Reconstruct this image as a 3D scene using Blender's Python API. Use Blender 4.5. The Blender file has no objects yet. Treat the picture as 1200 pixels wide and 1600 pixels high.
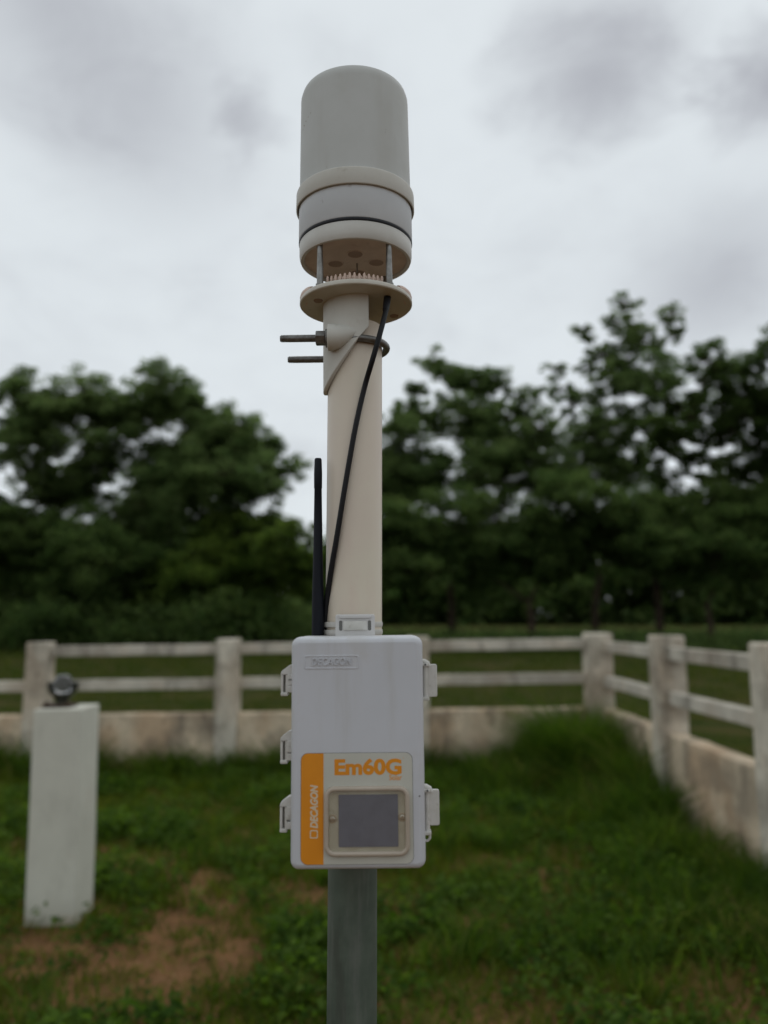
import bpy, bmesh, math, random
import numpy as np
from mathutils import Vector, Matrix, noise as mnoise
rad = math.radians
rng = np.random.default_rng(7)
random.seed(7)
S = bpy.context.scene
C = S.collection

# ------------------------------------------------------------------ camera
EYE = 1.5
cd = bpy.data.cameras.new('camera'); cam = bpy.data.objects.new('camera', cd); C.objects.link(cam)
cd.sensor_fit = 'VERTICAL'; cd.sensor_height = 36.0; cd.sensor_width = 27.0
cd.lens = 1256 / 1600 * 36.0
cam.location = (0, 0, EYE); cam.rotation_euler = (rad(90 + 7.7), 0, 0)
cd.clip_start = 0.05; cd.clip_end = 3000
cd.dof.use_dof = True; cd.dof.focus_distance = 0.80; cd.dof.aperture_fstop = 3.4; cd.dof.aperture_blades = 0
S.camera = cam

# ------------------------------------------------------------------ world
SUN_EL, SUN_AZ = rad(62), rad(20)
W = bpy.data.worlds.new('World'); S.world = W; W.use_nodes = True
nt = W.node_tree; nt.nodes.clear()
def N(t, kind, **kw):
    n = t.nodes.new(kind)
    for k, v in kw.items(): setattr(n, k, v)
    return n
def wmath(op, a, b=None, c=None, clamp=False):
    n = nt.nodes.new('ShaderNodeMath'); n.operation = op; n.use_clamp = clamp
    for i, s in enumerate((a, b, c)):
        if s is None: continue
        if isinstance(s, (int, float)): n.inputs[i].default_value = s
        else: nt.links.new(s, n.inputs[i])
    return n.outputs[0]
out = N(nt, 'ShaderNodeOutputWorld'); bg = N(nt, 'ShaderNodeBackground'); bg.inputs['Strength'].default_value = 0.1
sky = N(nt, 'ShaderNodeTexSky', sky_type='NISHITA', sun_disc=False, sun_elevation=SUN_EL, sun_rotation=SUN_AZ)
tc = N(nt, 'ShaderNodeTexCoord')
sep = N(nt, 'ShaderNodeSeparateXYZ'); nt.links.new(tc.outputs['Generated'], sep.inputs[0])
zz = wmath('ADD', wmath('MAXIMUM', sep.outputs[2], 0.0), 0.28)
qx = wmath('DIVIDE', sep.outputs[0], zz); qy = wmath('DIVIDE', sep.outputs[1], zz)
comb = N(nt, 'ShaderNodeCombineXYZ'); nt.links.new(qx, comb.inputs[0]); nt.links.new(qy, comb.inputs[1])
def wnoise(scale, det, rough, off, dist=0.0):
    m = N(nt, 'ShaderNodeMapping'); m.inputs['Location'].default_value = off
    nt.links.new(comb.outputs[0], m.inputs[0])
    n = N(nt, 'ShaderNodeTexNoise'); n.inputs['Scale'].default_value = scale; n.inputs['Detail'].default_value = det
    n.inputs['Roughness'].default_value = rough; n.inputs['Distortion'].default_value = dist
    nt.links.new(m.outputs[0], n.inputs['Vector']); return n.outputs['Fac']
n1 = wnoise(2.6, 5, 0.55, (3.1, 1.7, 0), 0.3)
n2 = wnoise(7.0, 6, 0.6, (0.4, 5.2, 0), 0.4)
n3 = wnoise(1.0, 3, 0.5, (7.7, 2.2, 0))
def ramp(x, lo, hi):
    n = N(nt, 'ShaderNodeMapRange', interpolation_type='SMOOTHSTEP')
    n.inputs['From Min'].default_value = lo; n.inputs['From Max'].default_value = hi
    nt.links.new(x, n.inputs['Value']); return n.outputs[0]
dens = wmath('ADD', wmath('MULTIPLY', ramp(n1, 0.42, 0.85), 0.30), wmath('MULTIPLY', ramp(n2, 0.40, 0.85), 0.12))
# individual darker clouds of the layer (direction on the cloud plane, radius, strength)
CLOUDS = [((0.225, 0.785, 0.57), 0.155, 0.80), ((0.400, 0.745, 0.535), 0.12, 0.88), ((-0.33, 0.72, 0.60), 0.26, 0.46),
          ((-0.26, 0.80, 0.53), 0.26, 0.44), ((0.37, 0.858, 0.37), 0.28, 0.60), ((-0.16, 0.823, 0.547), 0.07, 0.35),
          ((-0.9, 0.2, 0.4), 0.5, 0.5), ((0.8, -0.3, 0.5), 0.5, 0.5), ((-0.2, -0.8, 0.5), 0.5, 0.45)]
for (dx, dy, dz), r, st in CLOUDS:
    k = dz + 0.28; px, py = dx / k, dy / k
    ddx = wmath('MULTIPLY', wmath('SUBTRACT', qx, px), 1.35); ddy = wmath('SUBTRACT', qy, py)
    d = wmath('SQRT', wmath('ADD', wmath('MULTIPLY', ddx, ddx), wmath('MULTIPLY', ddy, ddy)))
    d = wmath('ADD', d, wmath('MULTIPLY', wmath('SUBTRACT', n2, 0.5), 0.24))
    d = wmath('ADD', d, wmath('MULTIPLY', wmath('SUBTRACT', n1, 0.5), 0.22))
    m = wmath('SUBTRACT', 1.0, ramp(d, -0.02, r * 1.2))
    dens = wmath('ADD', dens, wmath('MULTIPLY', m, st))
dens = wmath('MINIMUM', dens, 1.0)
mixc = N(nt, 'ShaderNodeMix', data_type='RGBA')
nt.links.new(dens, mixc.inputs['Factor'])
mixc.inputs['A'].default_value = (7.55, 8.05, 8.35, 1); mixc.inputs['B'].default_value = (3.85, 3.95, 4.35, 1)
mixs = N(nt, 'ShaderNodeMix', data_type='RGBA'); mixs.inputs['Factor'].default_value = 0.96
nt.links.new(sky.outputs[0], mixs.inputs['A']); nt.links.new(mixc.outputs['Result'], mixs.inputs['B'])
nt.links.new(mixs.outputs['Result'], bg.inputs[0]); nt.links.new(bg.outputs[0], out.inputs[0])

sl = bpy.data.lights.new('sun', 'SUN'); sl.energy = 0.5; sl.angle = rad(60); sl.color = (1, 0.97, 0.92)
so = bpy.data.objects.new('sun', sl); C.objects.link(so)
so.rotation_euler = (rad(90) - SUN_EL, 0, -SUN_AZ + math.pi)
S.view_settings.view_transform = 'Standard'; S.view_settings.look = 'None'
S.view_settings.exposure = 0.0; S.view_settings.gamma = 1.0
S.cycles.use_denoising = True
S.cycles.transparent_max_bounces = 16; S.cycles.diffuse_bounces = 6; S.cycles.max_bounces = 12

# ------------------------------------------------------------------ helpers
def obj(name, data, mat=None, parent=None):
    me = data
    if isinstance(data, bmesh.types.BMesh):
        me = bpy.data.meshes.new(name); data.normal_update(); data.to_mesh(me); data.free()
    o = bpy.data.objects.new(name, me); C.objects.link(o)
    if mat:
        me.materials.clear(); me.materials.append(mat)
    if parent: o.parent = parent
    return o
def tag(o, label=None, cat=None, group=None, kind=None):
    if label: o['label'] = label
    if cat: o['category'] = cat
    if group: o['group'] = group
    if kind: o['kind'] = kind
    return o
def thing(name, label, cat, loc=(0, 0, 0), group=None):
    o = bpy.data.objects.new(name, None); C.objects.link(o); o.location = loc
    return tag(o, label, cat, group)
def smooth(o, ang=40):
    me = o.data
    for p in me.polygons: p.use_smooth = True
    try: me.set_sharp_from_angle(angle=rad(ang))
    except Exception: pass
    return o
def arrays(name, verts, faces, k):
    """fast mesh from numpy arrays; every face has k corners"""
    me = bpy.data.meshes.new(name); nv, nf = len(verts), len(faces)
    me.vertices.add(nv); me.vertices.foreach_set('co', np.asarray(verts, np.float32).ravel())
    me.loops.add(nf * k); me.loops.foreach_set('vertex_index', np.asarray(faces, np.int32).ravel())
    me.polygons.add(nf); me.polygons.foreach_set('loop_start', np.arange(0, nf * k, k, dtype=np.int32))
    me.update(calc_edges=True); me.validate(); return me
def lathe(bm, prof, n=64, center=(0, 0, 0)):
    """profile of (r, z), revolved about z; r=0 ends close"""
    cx, cy, cz = center; rows = []
    for r, z in prof:
        if r < 1e-6: rows.append([bm.verts.new((cx, cy, cz + z))])
        else: rows.append([bm.verts.new((cx + r * math.cos(2 * math.pi * i / n), cy + r * math.sin(2 * math.pi * i / n), cz + z)) for i in range(n)])
    for a, b in zip(rows, rows[1:]):
        for i in range(n):
            j = (i + 1) % n
            f = [a[i % len(a)]] + ([a[j]] if len(a) > 1 else []) + ([b[j]] if len(b) > 1 else []) + [b[i % len(b)]]
            if len(f) > 2:
                try: bm.faces.new(f)
                except ValueError: pass
    bmesh.ops.recalc_face_normals(bm, faces=bm.faces[:])
    return bm
def tube(bm, pts, radii, n=10, caps=True):
    pts = [Vector(p) for p in pts]
    if not hasattr(radii, '__len__'): radii = [radii] * len(pts)
    rows = []; up = None
    for i, p in enumerate(pts):
        t = (pts[min(i + 1, len(pts) - 1)] - pts[max(i - 1, 0)]).normalized()
        if up is None: up = Vector((0, 0, 1)) if abs(t.z) < 0.9 else Vector((1, 0, 0))
        x = up.cross(t).normalized(); y = t.cross(x).normalized(); up = y
        rows.append([bm.verts.new(p + (x * math.cos(2 * math.pi * k / n) + y * math.sin(2 * math.pi * k / n)) * radii[i]) for k in range(n)])
    for a, b in zip(rows, rows[1:]):
        for k in range(n): bm.faces.new((a[k], a[(k + 1) % n], b[(k + 1) % n], b[k]))
    if caps: bm.faces.new(rows[0][::-1]); bm.faces.new(rows[-1])
    return bm
def rod(bm, a, b, r, n=14, bev=0.0):
    a, b = Vector(a), Vector(b); d = (b - a); L = d.length; d /= L
    if bev: return tube(bm, [a, a + d * bev * 0.35, a + d * bev, b - d * bev, b - d * bev * 0.35, b], [r - bev, r - bev * 0.35, r, r, r - bev * 0.35, r - bev], n)
    return tube(bm, [a, b], r, n)
def box(bm, lo, hi, bev=0.0, seg=2):
    r = bmesh.ops.create_cube(bm, size=1); vs = r['verts']
    for v in vs:
        v.co = Vector([lo[i] + (hi[i] - lo[i]) * (v.co[i] + 0.5) for i in range(3)])
    if bev:
        es = list({e for v in vs for e in v.link_edges})
        bmesh.ops.bevel(bm, geom=es, offset=bev, segments=seg, profile=0.5, affect='EDGES')
    return bm
def rrect(w, h, r, n=6):
    P = []
    for cx, cz, a0 in ((w / 2 - r, h / 2 - r, 0), (-w / 2 + r, h / 2 - r, 90), (-w / 2 + r, -h / 2 + r, 180), (w / 2 - r, -h / 2 + r, 270)):
        for k in range(n + 1):
            a = rad(a0 + 90 * k / n); P.append((cx + r * math.cos(a), cz + r * math.sin(a)))
    return P
def slab(bm, cx, cz, w, h, r, layers, n=6):
    """rounded rectangle in XZ, lofted through (inset, y) layers, both ends capped"""
    rows = []
    for ins, y in layers:
        rows.append([bm.verts.new((cx + x, y, cz + z)) for x, z in rrect(w - 2 * ins, h - 2 * ins, max(r - ins, 0.0004), n)])
    for a, b in zip(rows, rows[1:]):
        for i in range(len(a)):
            bm.faces.new((a[i], a[(i + 1) % len(a)], b[(i + 1) % len(a)], b[i]))
    bm.faces.new(rows[0]); bm.faces.new(rows[-1][::-1])
    bmesh.ops.recalc_face_normals(bm, faces=bm.faces[:])
    return bm
def ring_slab(bm, cx, cz, w, h, r, t, y0, y1, bev, n=6):
    """rounded frame in XZ: outer w x h, rim width t, from y0 (back) to y1 (front)"""
    prof = [(0, y0), (0, y1 + bev), (bev * 0.3, y1 + bev * 0.3), (bev, y1), (t - bev, y1), (t - bev * 0.3, y1 + bev * 0.3), (t, y1 + bev), (t, y0)]
    rows = []
    for ins, y in prof:
        rows.append([bm.verts.new((cx + x, y, cz + z)) for x, z in rrect(w - 2 * ins, h - 2 * ins, max(r - ins, 0.0008), n)])
    m = len(rows)
    for q in range(m):
        a, b = rows[q], rows[(q + 1) % m]
        for i in range(len(a)): bm.faces.new((a[i], a[(i + 1) % len(a)], b[(i + 1) % len(a)], b[i]))
    bmesh.ops.recalc_face_normals(bm, faces=bm.faces[:])
    return bm

def mat(name, col, rough=0.5, spec=0.5, metal=0.0, var=0.0, vscale=20.0, col2=None, bump=0.0, bscale=200.0, layers=()):
    """principled with a noise mix to col2, optional bump, and extra (scale, lo, hi, colour, amount, stretch) stain layers"""
    m = bpy.data.materials.new(name); m.use_nodes = True; t = m.node_tree; b = t.nodes['Principled BSDF']
    b.inputs['Roughness'].default_value = rough; b.inputs['Metallic'].default_value = metal
    b.inputs['Specular IOR Level'].default_value = spec
    tcn = N(t, 'ShaderNodeTexCoord')
    def nz(scale, det=6, off=(0, 0, 0), st=(1, 1, 1), ro=0.6):
        mp = N(t, 'ShaderNodeMapping'); mp.inputs['Location'].default_value = off; mp.inputs['Scale'].default_value = st
        t.links.new(tcn.outputs['Object'], mp.inputs[0])
        n = N(t, 'ShaderNodeTexNoise'); n.inputs['Scale'].default_value = scale; n.inputs['Detail'].default_value = det; n.inputs['Roughness'].default_value = ro
        t.links.new(mp.outputs[0], n.inputs['Vector']); return n.outputs['Fac']
    def step(x, lo, hi):
        n = N(t, 'ShaderNodeMapRange', interpolation_type='SMOOTHSTEP'); n.inputs['From Min'].default_value = lo; n.inputs['From Max'].default_value = hi
        t.links.new(x, n.inputs['Value']); return n.outputs[0]
    def mix(f, a, c):
        n = N(t, 'ShaderNodeMix', data_type='RGBA')
        if isinstance(f, float): n.inputs['Factor'].default_value = f
        else: t.links.new(f, n.inputs['Factor'])
        if isinstance(a, tuple): n.inputs['A'].default_value = (*a, 1)
        else: t.links.new(a, n.inputs['A'])
        n.inputs['B'].default_value = (*c, 1); return n.outputs['Result']
    c = tuple(col)
    if col2 is not None: c = mix(step(nz(vscale), 0.35, 0.65), c, tuple(col2))
    for i, (sc, lo, hi, cc, am, st) in enumerate(layers):
        f = step(nz(sc, 8, (3.3 * i + 1, 1.7 * i, 2.1 * i), st), lo, hi)
        mm = N(t, 'ShaderNodeMath', operation='MULTIPLY'); t.links.new(f, mm.inputs[0]); mm.inputs[1].default_value = am
        c = mix(mm.outputs[0], c, cc)
    if isinstance(c, tuple): b.inputs['Base Color'].default_value = (*c, 1)
    else: t.links.new(c, b.inputs['Base Color'])
    if bump:
        bp = N(t, 'ShaderNodeBump'); bp.inputs['Strength'].default_value = bump; bp.inputs['Distance'].default_value = 0.2 / bscale
        t.links.new(nz(bscale), bp.inputs['Height']); t.links.new(bp.outputs[0], b.inputs['Normal'])
    return m
def foliage(name, dark, light, nscale=0.5, trans=0.35, dry=None):
    m = bpy.data.materials.new(name); m.use_nodes = True; t = m.node_tree; b = t.nodes['Principled BSDF']
    b.inputs['Roughness'].default_value = 0.6; b.inputs['Specular IOR Level'].default_value = 0.06
    g = N(t, 'ShaderNodeNewGeometry'); tcn = N(t, 'ShaderNodeTexCoord')
    n = N(t, 'ShaderNodeTexNoise'); n.inputs['Scale'].default_value = nscale; n.inputs['Detail'].default_value = 3
    t.links.new(tcn.outputs['Object'], n.inputs['Vector'])
    a = N(t, 'ShaderNodeMath', operation='MULTIPLY_ADD'); t.links.new(g.outputs['Random Per Island'], a.inputs[0]); a.inputs[1].default_value = 0.6; a.inputs[2].default_value = -0.3
    s = N(t, 'ShaderNodeMath', operation='ADD'); t.links.new(n.outputs['Fac'], s.inputs[0]); t.links.new(a.outputs[0], s.inputs[1])
    r = N(t, 'ShaderNodeValToRGB'); r.color_ramp.elements[0].position = 0.25; r.color_ramp.elements[0].color = (*dark, 1)
    r.color_ramp.elements[1].position = 0.75; r.color_ramp.elements[1].color = (*light, 1)
    if dry:
        e = r.color_ramp.elements.new(0.9); e.color = (*dry, 1)
    t.links.new(s.outputs[0], r.inputs[0]); t.links.new(r.outputs[0], b.inputs['Base Color'])
    tr = N(t, 'ShaderNodeBsdfTranslucent'); hs = N(t, 'ShaderNodeHueSaturation')
    hs.inputs['Saturation'].default_value = 1.1; hs.inputs['Value'].default_value = 2.3
    t.links.new(r.outputs[0], hs.inputs['Color']); t.links.new(hs.outputs[0], tr.inputs['Color'])
    mx = N(t, 'ShaderNodeMixShader'); mx.inputs[0].default_value = trans
    t.links.new(b.outputs[0], mx.inputs[1]); t.links.new(tr.outputs[0], mx.inputs[2])
    t.links.new(mx.outputs[0], t.nodes['Material Output'].inputs['Surface'])
    return m

M = {}
M['lid'] = mat('lid_plastic', (0.55, 0.565, 0.60), 0.42, 0.4, col2=(0.52, 0.535, 0.565), vscale=9, bump=0.05, bscale=900, layers=[(38, 0.50, 0.72, (0.40, 0.385, 0.345), 0.35, (1, 1, 0.10)), (14, 0.55, 0.70, (0.47, 0.455, 0.42), 0.4, (1, 1, 1)), (75, 0.69, 0.76, (0.26, 0.24, 0.20), 0.5, (1, 1, 0.7))])
M['case'] = mat('case_plastic', (0.56, 0.55, 0.54), 0.5, 0.4, col2=(0.50, 0.49, 0.47), vscale=14, layers=[(60, 0.6, 0.75, (0.30, 0.27, 0.22), 0.35, (1, 1, 1))])
M['hinge'] = mat('latch_plastic', (0.60, 0.59, 0.56), 0.45, 0.4, col2=(0.52, 0.51, 0.47), vscale=60, layers=[(160, 0.55, 0.72, (0.25, 0.22, 0.17), 0.4, (1, 1, 1))])
M['dome'] = mat('dome_plastic', (0.50, 0.515, 0.50), 0.55, 0.3, col2=(0.47, 0.485, 0.465), vscale=14, bump=0.06, bscale=700, layers=[(26, 0.50, 0.72, (0.41, 0.405, 0.37), 0.35, (1, 1, 0.14)), (10, 0.52, 0.68, (0.42, 0.425, 0.39), 0.5, (1, 1, 0.8)), (85, 0.68, 0.76, (0.22, 0.20, 0.16), 0.5, (1, 1, 0.6))])
M['collar'] = mat('collar_plastic', (0.55, 0.545, 0.50), 0.55, 0.3, col2=(0.51, 0.50, 0.45), vscale=18, layers=[(70, 0.6, 0.75, (0.27, 0.24, 0.18), 0.35, (1, 1, 1))])
M['midband'] = mat('band_plastic', (0.60, 0.63, 0.65), 0.5, 0.3, col2=(0.56, 0.59, 0.61), vscale=22, layers=[(80, 0.66, 0.74, (0.28, 0.27, 0.26), 0.45, (1, 1, 0.6))])
M['housing'] = mat('housing_plastic', (0.55, 0.545, 0.51), 0.5, 0.3, col2=(0.50, 0.49, 0.45), vscale=20, layers=[(60, 0.62, 0.76, (0.33, 0.28, 0.2), 0.4, (1, 1, 1))])
M['under'] = mat('underside_plastic', (0.55, 0.45, 0.37), 0.6, 0.3, col2=(0.48, 0.38, 0.31), vscale=40, layers=[(90, 0.58, 0.75, (0.3, 0.2, 0.14), 0.4, (1, 1, 1))])
M['dimple'] = mat('transducer_face', (0.28, 0.20, 0.15), 0.6, 0.3)
M['plate'] = mat('plate_plastic', (0.55, 0.525, 0.46), 0.5, 0.3, col2=(0.49, 0.465, 0.40), vscale=30, layers=[(60, 0.6, 0.75, (0.25, 0.2, 0.14), 0.4, (1, 1, 1))])
M['peg'] = mat('peg_plastic', (0.62, 0.48, 0.40), 0.5, 0.3, col2=(0.54, 0.40, 0.33), vscale=60)
M['steel'] = mat('stainless_steel', (0.27, 0.265, 0.25), 0.42, 0.5, 0.8, col2=(0.19, 0.185, 0.17), vscale=150)
M['bright_steel'] = mat('bright_screw_steel', (0.60, 0.60, 0.58), 0.3, 0.5, 0.9)
M['ubolt'] = mat('weathered_bolt_steel', (0.20, 0.20, 0.19), 0.42, 0.5, 0.7, col2=(0.13, 0.12, 0.11), vscale=160)
M['rubber'] = mat('black_rubber', (0.012, 0.014, 0.018), 0.5, 0.3)
M['cable'] = mat('black_cable_sheath', (0.006, 0.0065, 0.008), 0.5, 0.25)
M['antenna'] = mat('antenna_plastic', (0.004, 0.006, 0.011), 0.55, 0.22)
M['brass'] = mat('antenna_base_brass', (0.20, 0.09, 0.06), 0.5, 0.4, 0.3)
M['pvc'] = mat('cream_pvc', (0.60, 0.545, 0.435), 0.42, 0.4, col2=(0.57, 0.49, 0.405), vscale=5, bump=0.03, bscale=500,
               layers=[(14, 0.45, 0.7, (0.56, 0.43, 0.36), 0.75, (1, 1, 0.25)), (70, 0.64, 0.76, (0.30, 0.24, 0.17), 0.35, (1, 1, 0.4)), (22, 0.6, 0.72, (0.62, 0.60, 0.56), 0.5, (1, 1, 0.6))])
M['galv'] = mat('galvanised_steel', (0.105, 0.132, 0.104), 0.65, 0.3, 0.2, col2=(0.070, 0.092, 0.072), vscale=16,
                layers=[(60, 0.5, 0.7, (0.17, 0.175, 0.16), 0.5, (1, 1, 0.12)), (30, 0.55, 0.7, (0.05, 0.05, 0.04), 0.5, (1, 1, 0.2))])
M['orange'] = mat('orange_print', (0.72, 0.27, 0.012), 0.4, 0.4, col2=(0.66, 0.24, 0.012), vscale=20)
M['cream'] = mat('sticker_cream', (0.53, 0.53, 0.47), 0.35, 0.4, col2=(0.49, 0.49, 0.43), vscale=16)
M['edge'] = mat('sticker_edge', (0.12, 0.12, 0.11), 0.5)
M['hinge_dark'] = mat('hinge_pin_grey', (0.22, 0.21, 0.19), 0.5)
M['stripe_text'] = mat('stripe_lettering', (0.62, 0.52, 0.38), 0.5)
M['cell'] = mat('solar_cell', (0.172, 0.190, 0.255), 0.3, 0.5, col2=(0.150, 0.166, 0.225), vscale=60)
M['panelframe'] = mat('panel_frame_plastic', (0.44, 0.38, 0.31), 0.3, 0.5, col2=(0.40, 0.34, 0.27), vscale=30, layers=[(50, 0.6, 0.75, (0.22, 0.18, 0.13), 0.4, (1, 1, 1))])
M['panelbase'] = mat('panel_base', (0.50, 0.49, 0.43), 0.4, 0.4, col2=(0.44, 0.42, 0.36), vscale=50, layers=[(90, 0.58, 0.75, (0.25, 0.22, 0.16), 0.5, (1, 1, 1))])
m = bpy.data.materials.new('clear_cover'); m.use_nodes = True; t = m.node_tree
tb = N(t, 'ShaderNodeBsdfTransparent'); gb = N(t, 'ShaderNodeBsdfGlossy'); gb.inputs['Roughness'].default_value = 0.12
tb.inputs['Color'].default_value = (0.96, 0.95, 0.92, 1)
ms = N(t, 'ShaderNodeMixShader'); ms.inputs[0].default_value = 0.035; t.links.new(tb.outputs[0], ms.inputs[1]); t.links.new(gb.outputs[0], ms.inputs[2])
t.links.new(ms.outputs[0], t.nodes['Material Output'].inputs['Surface']); M['clear'] = m
m = bpy.data.materials.new('sphere_glass'); m.use_nodes = True; b = m.node_tree.nodes['Principled BSDF']
b.inputs['Transmission Weight'].default_value = 1.0; b.inputs['Roughness'].default_value = 0.0; b.inputs['IOR'].default_value = 1.5; M['glass'] = m
M['bowl'] = mat('bronze_bowl', (0.030, 0.033, 0.026), 0.35, 0.5, 0.6, col2=(0.05, 0.05, 0.035), vscale=60)
M['rust'] = mat('rusty_base', (0.075, 0.042, 0.026), 0.75, 0.3, col2=(0.04, 0.028, 0.02), vscale=50)
M['pedestal'] = mat('pedestal_paint', (0.58, 0.57, 0.49), 0.8, 0.2, col2=(0.54, 0.53, 0.455), vscale=6, bump=0.25, bscale=90,
                    layers=[(9, 0.52, 0.70, (0.40, 0.39, 0.33), 0.4, (1, 1, 0.4)), (5, 0.60, 0.72, (0.42, 0.34, 0.25), 0.35, (1, 1, 1)), (40, 0.63, 0.75, (0.25, 0.24, 0.2), 0.45, (1, 1, 0.5))])
def concrete(name, base, amt, warm=1.0):
    return mat(name, base, 0.9, 0.15, col2=tuple(x * 0.80 for x in base), vscale=3.5, bump=0.4, bscale=60,
               layers=[(2.1, 0.45, 0.62, (0.40, 0.245, 0.135), 0.6 * warm, (1, 1, 0.7)), (1.7, 0.47, 0.60, (0.15, 0.125, 0.095), 0.55 * amt, (1, 1, 1.3)),
                       (5.5, 0.52, 0.66, (0.11, 0.095, 0.075), 0.65 * amt, (1, 1, 0.30)), (24, 0.54, 0.7, (0.10, 0.085, 0.065), 0.55 * amt, (1, 1, 0.5))])
M['fence_paint'] = concrete('weathered_fence_paint', (0.68, 0.62, 0.51), 0.75, 0.5)
M['rail_paint'] = concrete('weathered_rail_paint', (0.62, 0.57, 0.48), 0.7, 0.35)
M['plinth'] = concrete('stained_plinth_plaster', (0.68, 0.555, 0.40), 0.8, 0.9)
M['bark'] = mat('bark', (0.075, 0.052, 0.036), 0.95, 0.1, col2=(0.045, 0.034, 0.025), vscale=3, bump=0.6, bscale=14)

# ------------------------------------------------------------------ ground
def gz(x, y):
    z = np.zeros_like(y)
    z = np.where(y > 14, (y - 14) * 0.0205, z)
    z = np.where(y > 36, 0.451 + (y - 36) * 0.017, z)
    return np.where(y > 90, 1.369 + (y - 90) * 0.002, z)
def soil_amount(x, y):
    """0 = grown over, 1 = bare red soil (patches near the pedestal and a few small ones)"""
    s = 0.0
    for cx, cy, rx, ry, a in ((-1.65, 3.80, 0.60, 0.24, 1.0), (-1.0, 4.55, 0.22, 0.70, 1.0), (-0.85, 3.75, 0.22, 0.2, .7), (-0.35, 3.5, 0.14, 0.12, .55), (-1.9, 5.2, 0.3, 0.4, .7),
                              (0.50, 4.25, 0.16, 0.10, 0.7), (-0.15, 5.3, 0.25, 0.2, 0.35), (-2.6, 4.0, .5, .4, .7), (-0.62, 4.0, .16, .3, .55)):
        s += a * math.exp(-(((x - cx) / rx) ** 2 + ((y - cy) / ry) ** 2))
    n = mnoise.noise((x * 2.3, y * 2.3, 5.0)) * 0.75 + mnoise.noise((x * 6, y * 6, 1.0)) * 0.4
    return s + n * (0.5 if s > 0.15 else 0.3)
xs = np.unique(np.concatenate([np.linspace(-6, 6, 161), np.linspace(-60, 60, 121), np.array([-900, -400, -200, -120, 120, 200, 400, 900])]))
ys = np.unique(np.concatenate([np.linspace(-1, 10, 141), np.linspace(-40, 100, 141), np.array([-300, -120, 130, 200, 400, 1200])]))
gx, gy = np.meshgrid(xs, ys); zz_ = gz(gx, gy)
bumpz = np.array([mnoise.noise((a * 1.7, b * 1.7, 0)) * 0.022 + mnoise.noise((a * 6, b * 6, 3)) * 0.008 if (abs(a) < 7 and -2 < b < 11) else 0 for a, b in zip(gx.ravel(), gy.ravel())])
V = np.stack([gx.ravel(), gy.ravel(), zz_.ravel() + bumpz], 1)
nx, ny = len(xs), len(ys)
ii = (np.arange(ny - 1)[:, None] * nx + np.arange(nx - 1)[None, :]).ravel()
F = np.stack([ii, ii + 1, ii + 1 + nx, ii + nx], 1)
gm = arrays('ground', V, F, 4)
for p in gm.polygons: p.use_smooth = True
m = bpy.data.materials.new('red_soil_and_turf'); m.use_nodes = True; t = m.node_tree; b = t.nodes['Principled BSDF']
b.inputs['Roughness'].default_value = 1.0; b.inputs['Specular IOR Level'].default_value = 0.0
tcn = N(t, 'ShaderNodeTexCoord')
def gn(scale, det=8):
    n = N(t, 'ShaderNodeTexNoise'); n.inputs['Scale'].default_value = scale; n.inputs['Detail'].default_value = det
    t.links.new(tcn.outputs['Object'], n.inputs['Vector']); return n.outputs['Fac']
def gmix(f, a, c):
    n = N(t, 'ShaderNodeMix', data_type='RGBA'); t.links.new(f, n.inputs['Factor'])
    for k, s in (('A', a), ('B', c)):
        if isinstance(s, tuple): n.inputs[k].default_value = (*s, 1)
        else: t.links.new(s, n.inputs[k])
    return n.outputs['Result']
def gstep(x, lo, hi):
    n = N(t, 'ShaderNodeMapRange', interpolation_type='SMOOTHSTEP'); n.inputs['From Min'].default_value = lo; n.inputs['From Max'].default_value = hi
    t.links.new(x, n.inputs['Value']); return n.outputs[0]
soilc = gmix(gstep(gn(9), 0.3, 0.7), (0.205, 0.108, 0.052), (0.125, 0.070, 0.034))
soilc = gmix(gstep(gn(55), 0.55, 0.72), soilc, (0.27, 0.165, 0.088))
turf = gmix(gstep(gn(1.1), 0.35, 0.68), (0.026, 0.044, 0.012), (0.060, 0.058, 0.022))
sp = N(t, 'ShaderNodeSeparateXYZ'); t.links.new(tcn.outputs['Object'], sp.inputs[0])
far = gstep(sp.outputs[1], 8.3, 9.4)
b1 = N(t, 'ShaderNodeMath', operation='MULTIPLY'); t.links.new(far, b1.inputs[0]); b1.inputs[1].default_value = 0.93
t.links.new(gmix(b1.outputs[0], soilc, turf), b.inputs['Base Color'])
bp = N(t, 'ShaderNodeBump'); bp.inputs['Strength'].default_value = 0.7; bp.inputs['Distance'].default_value = 0.02
t.links.new(gn(30), bp.inputs['Height']); t.links.new(bp.outputs[0], b.inputs['Normal'])
ground = obj('ground', gm, m); tag(ground, 'ground of red brown soil and turf, rising gently to the trees', kind='structure')

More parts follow.
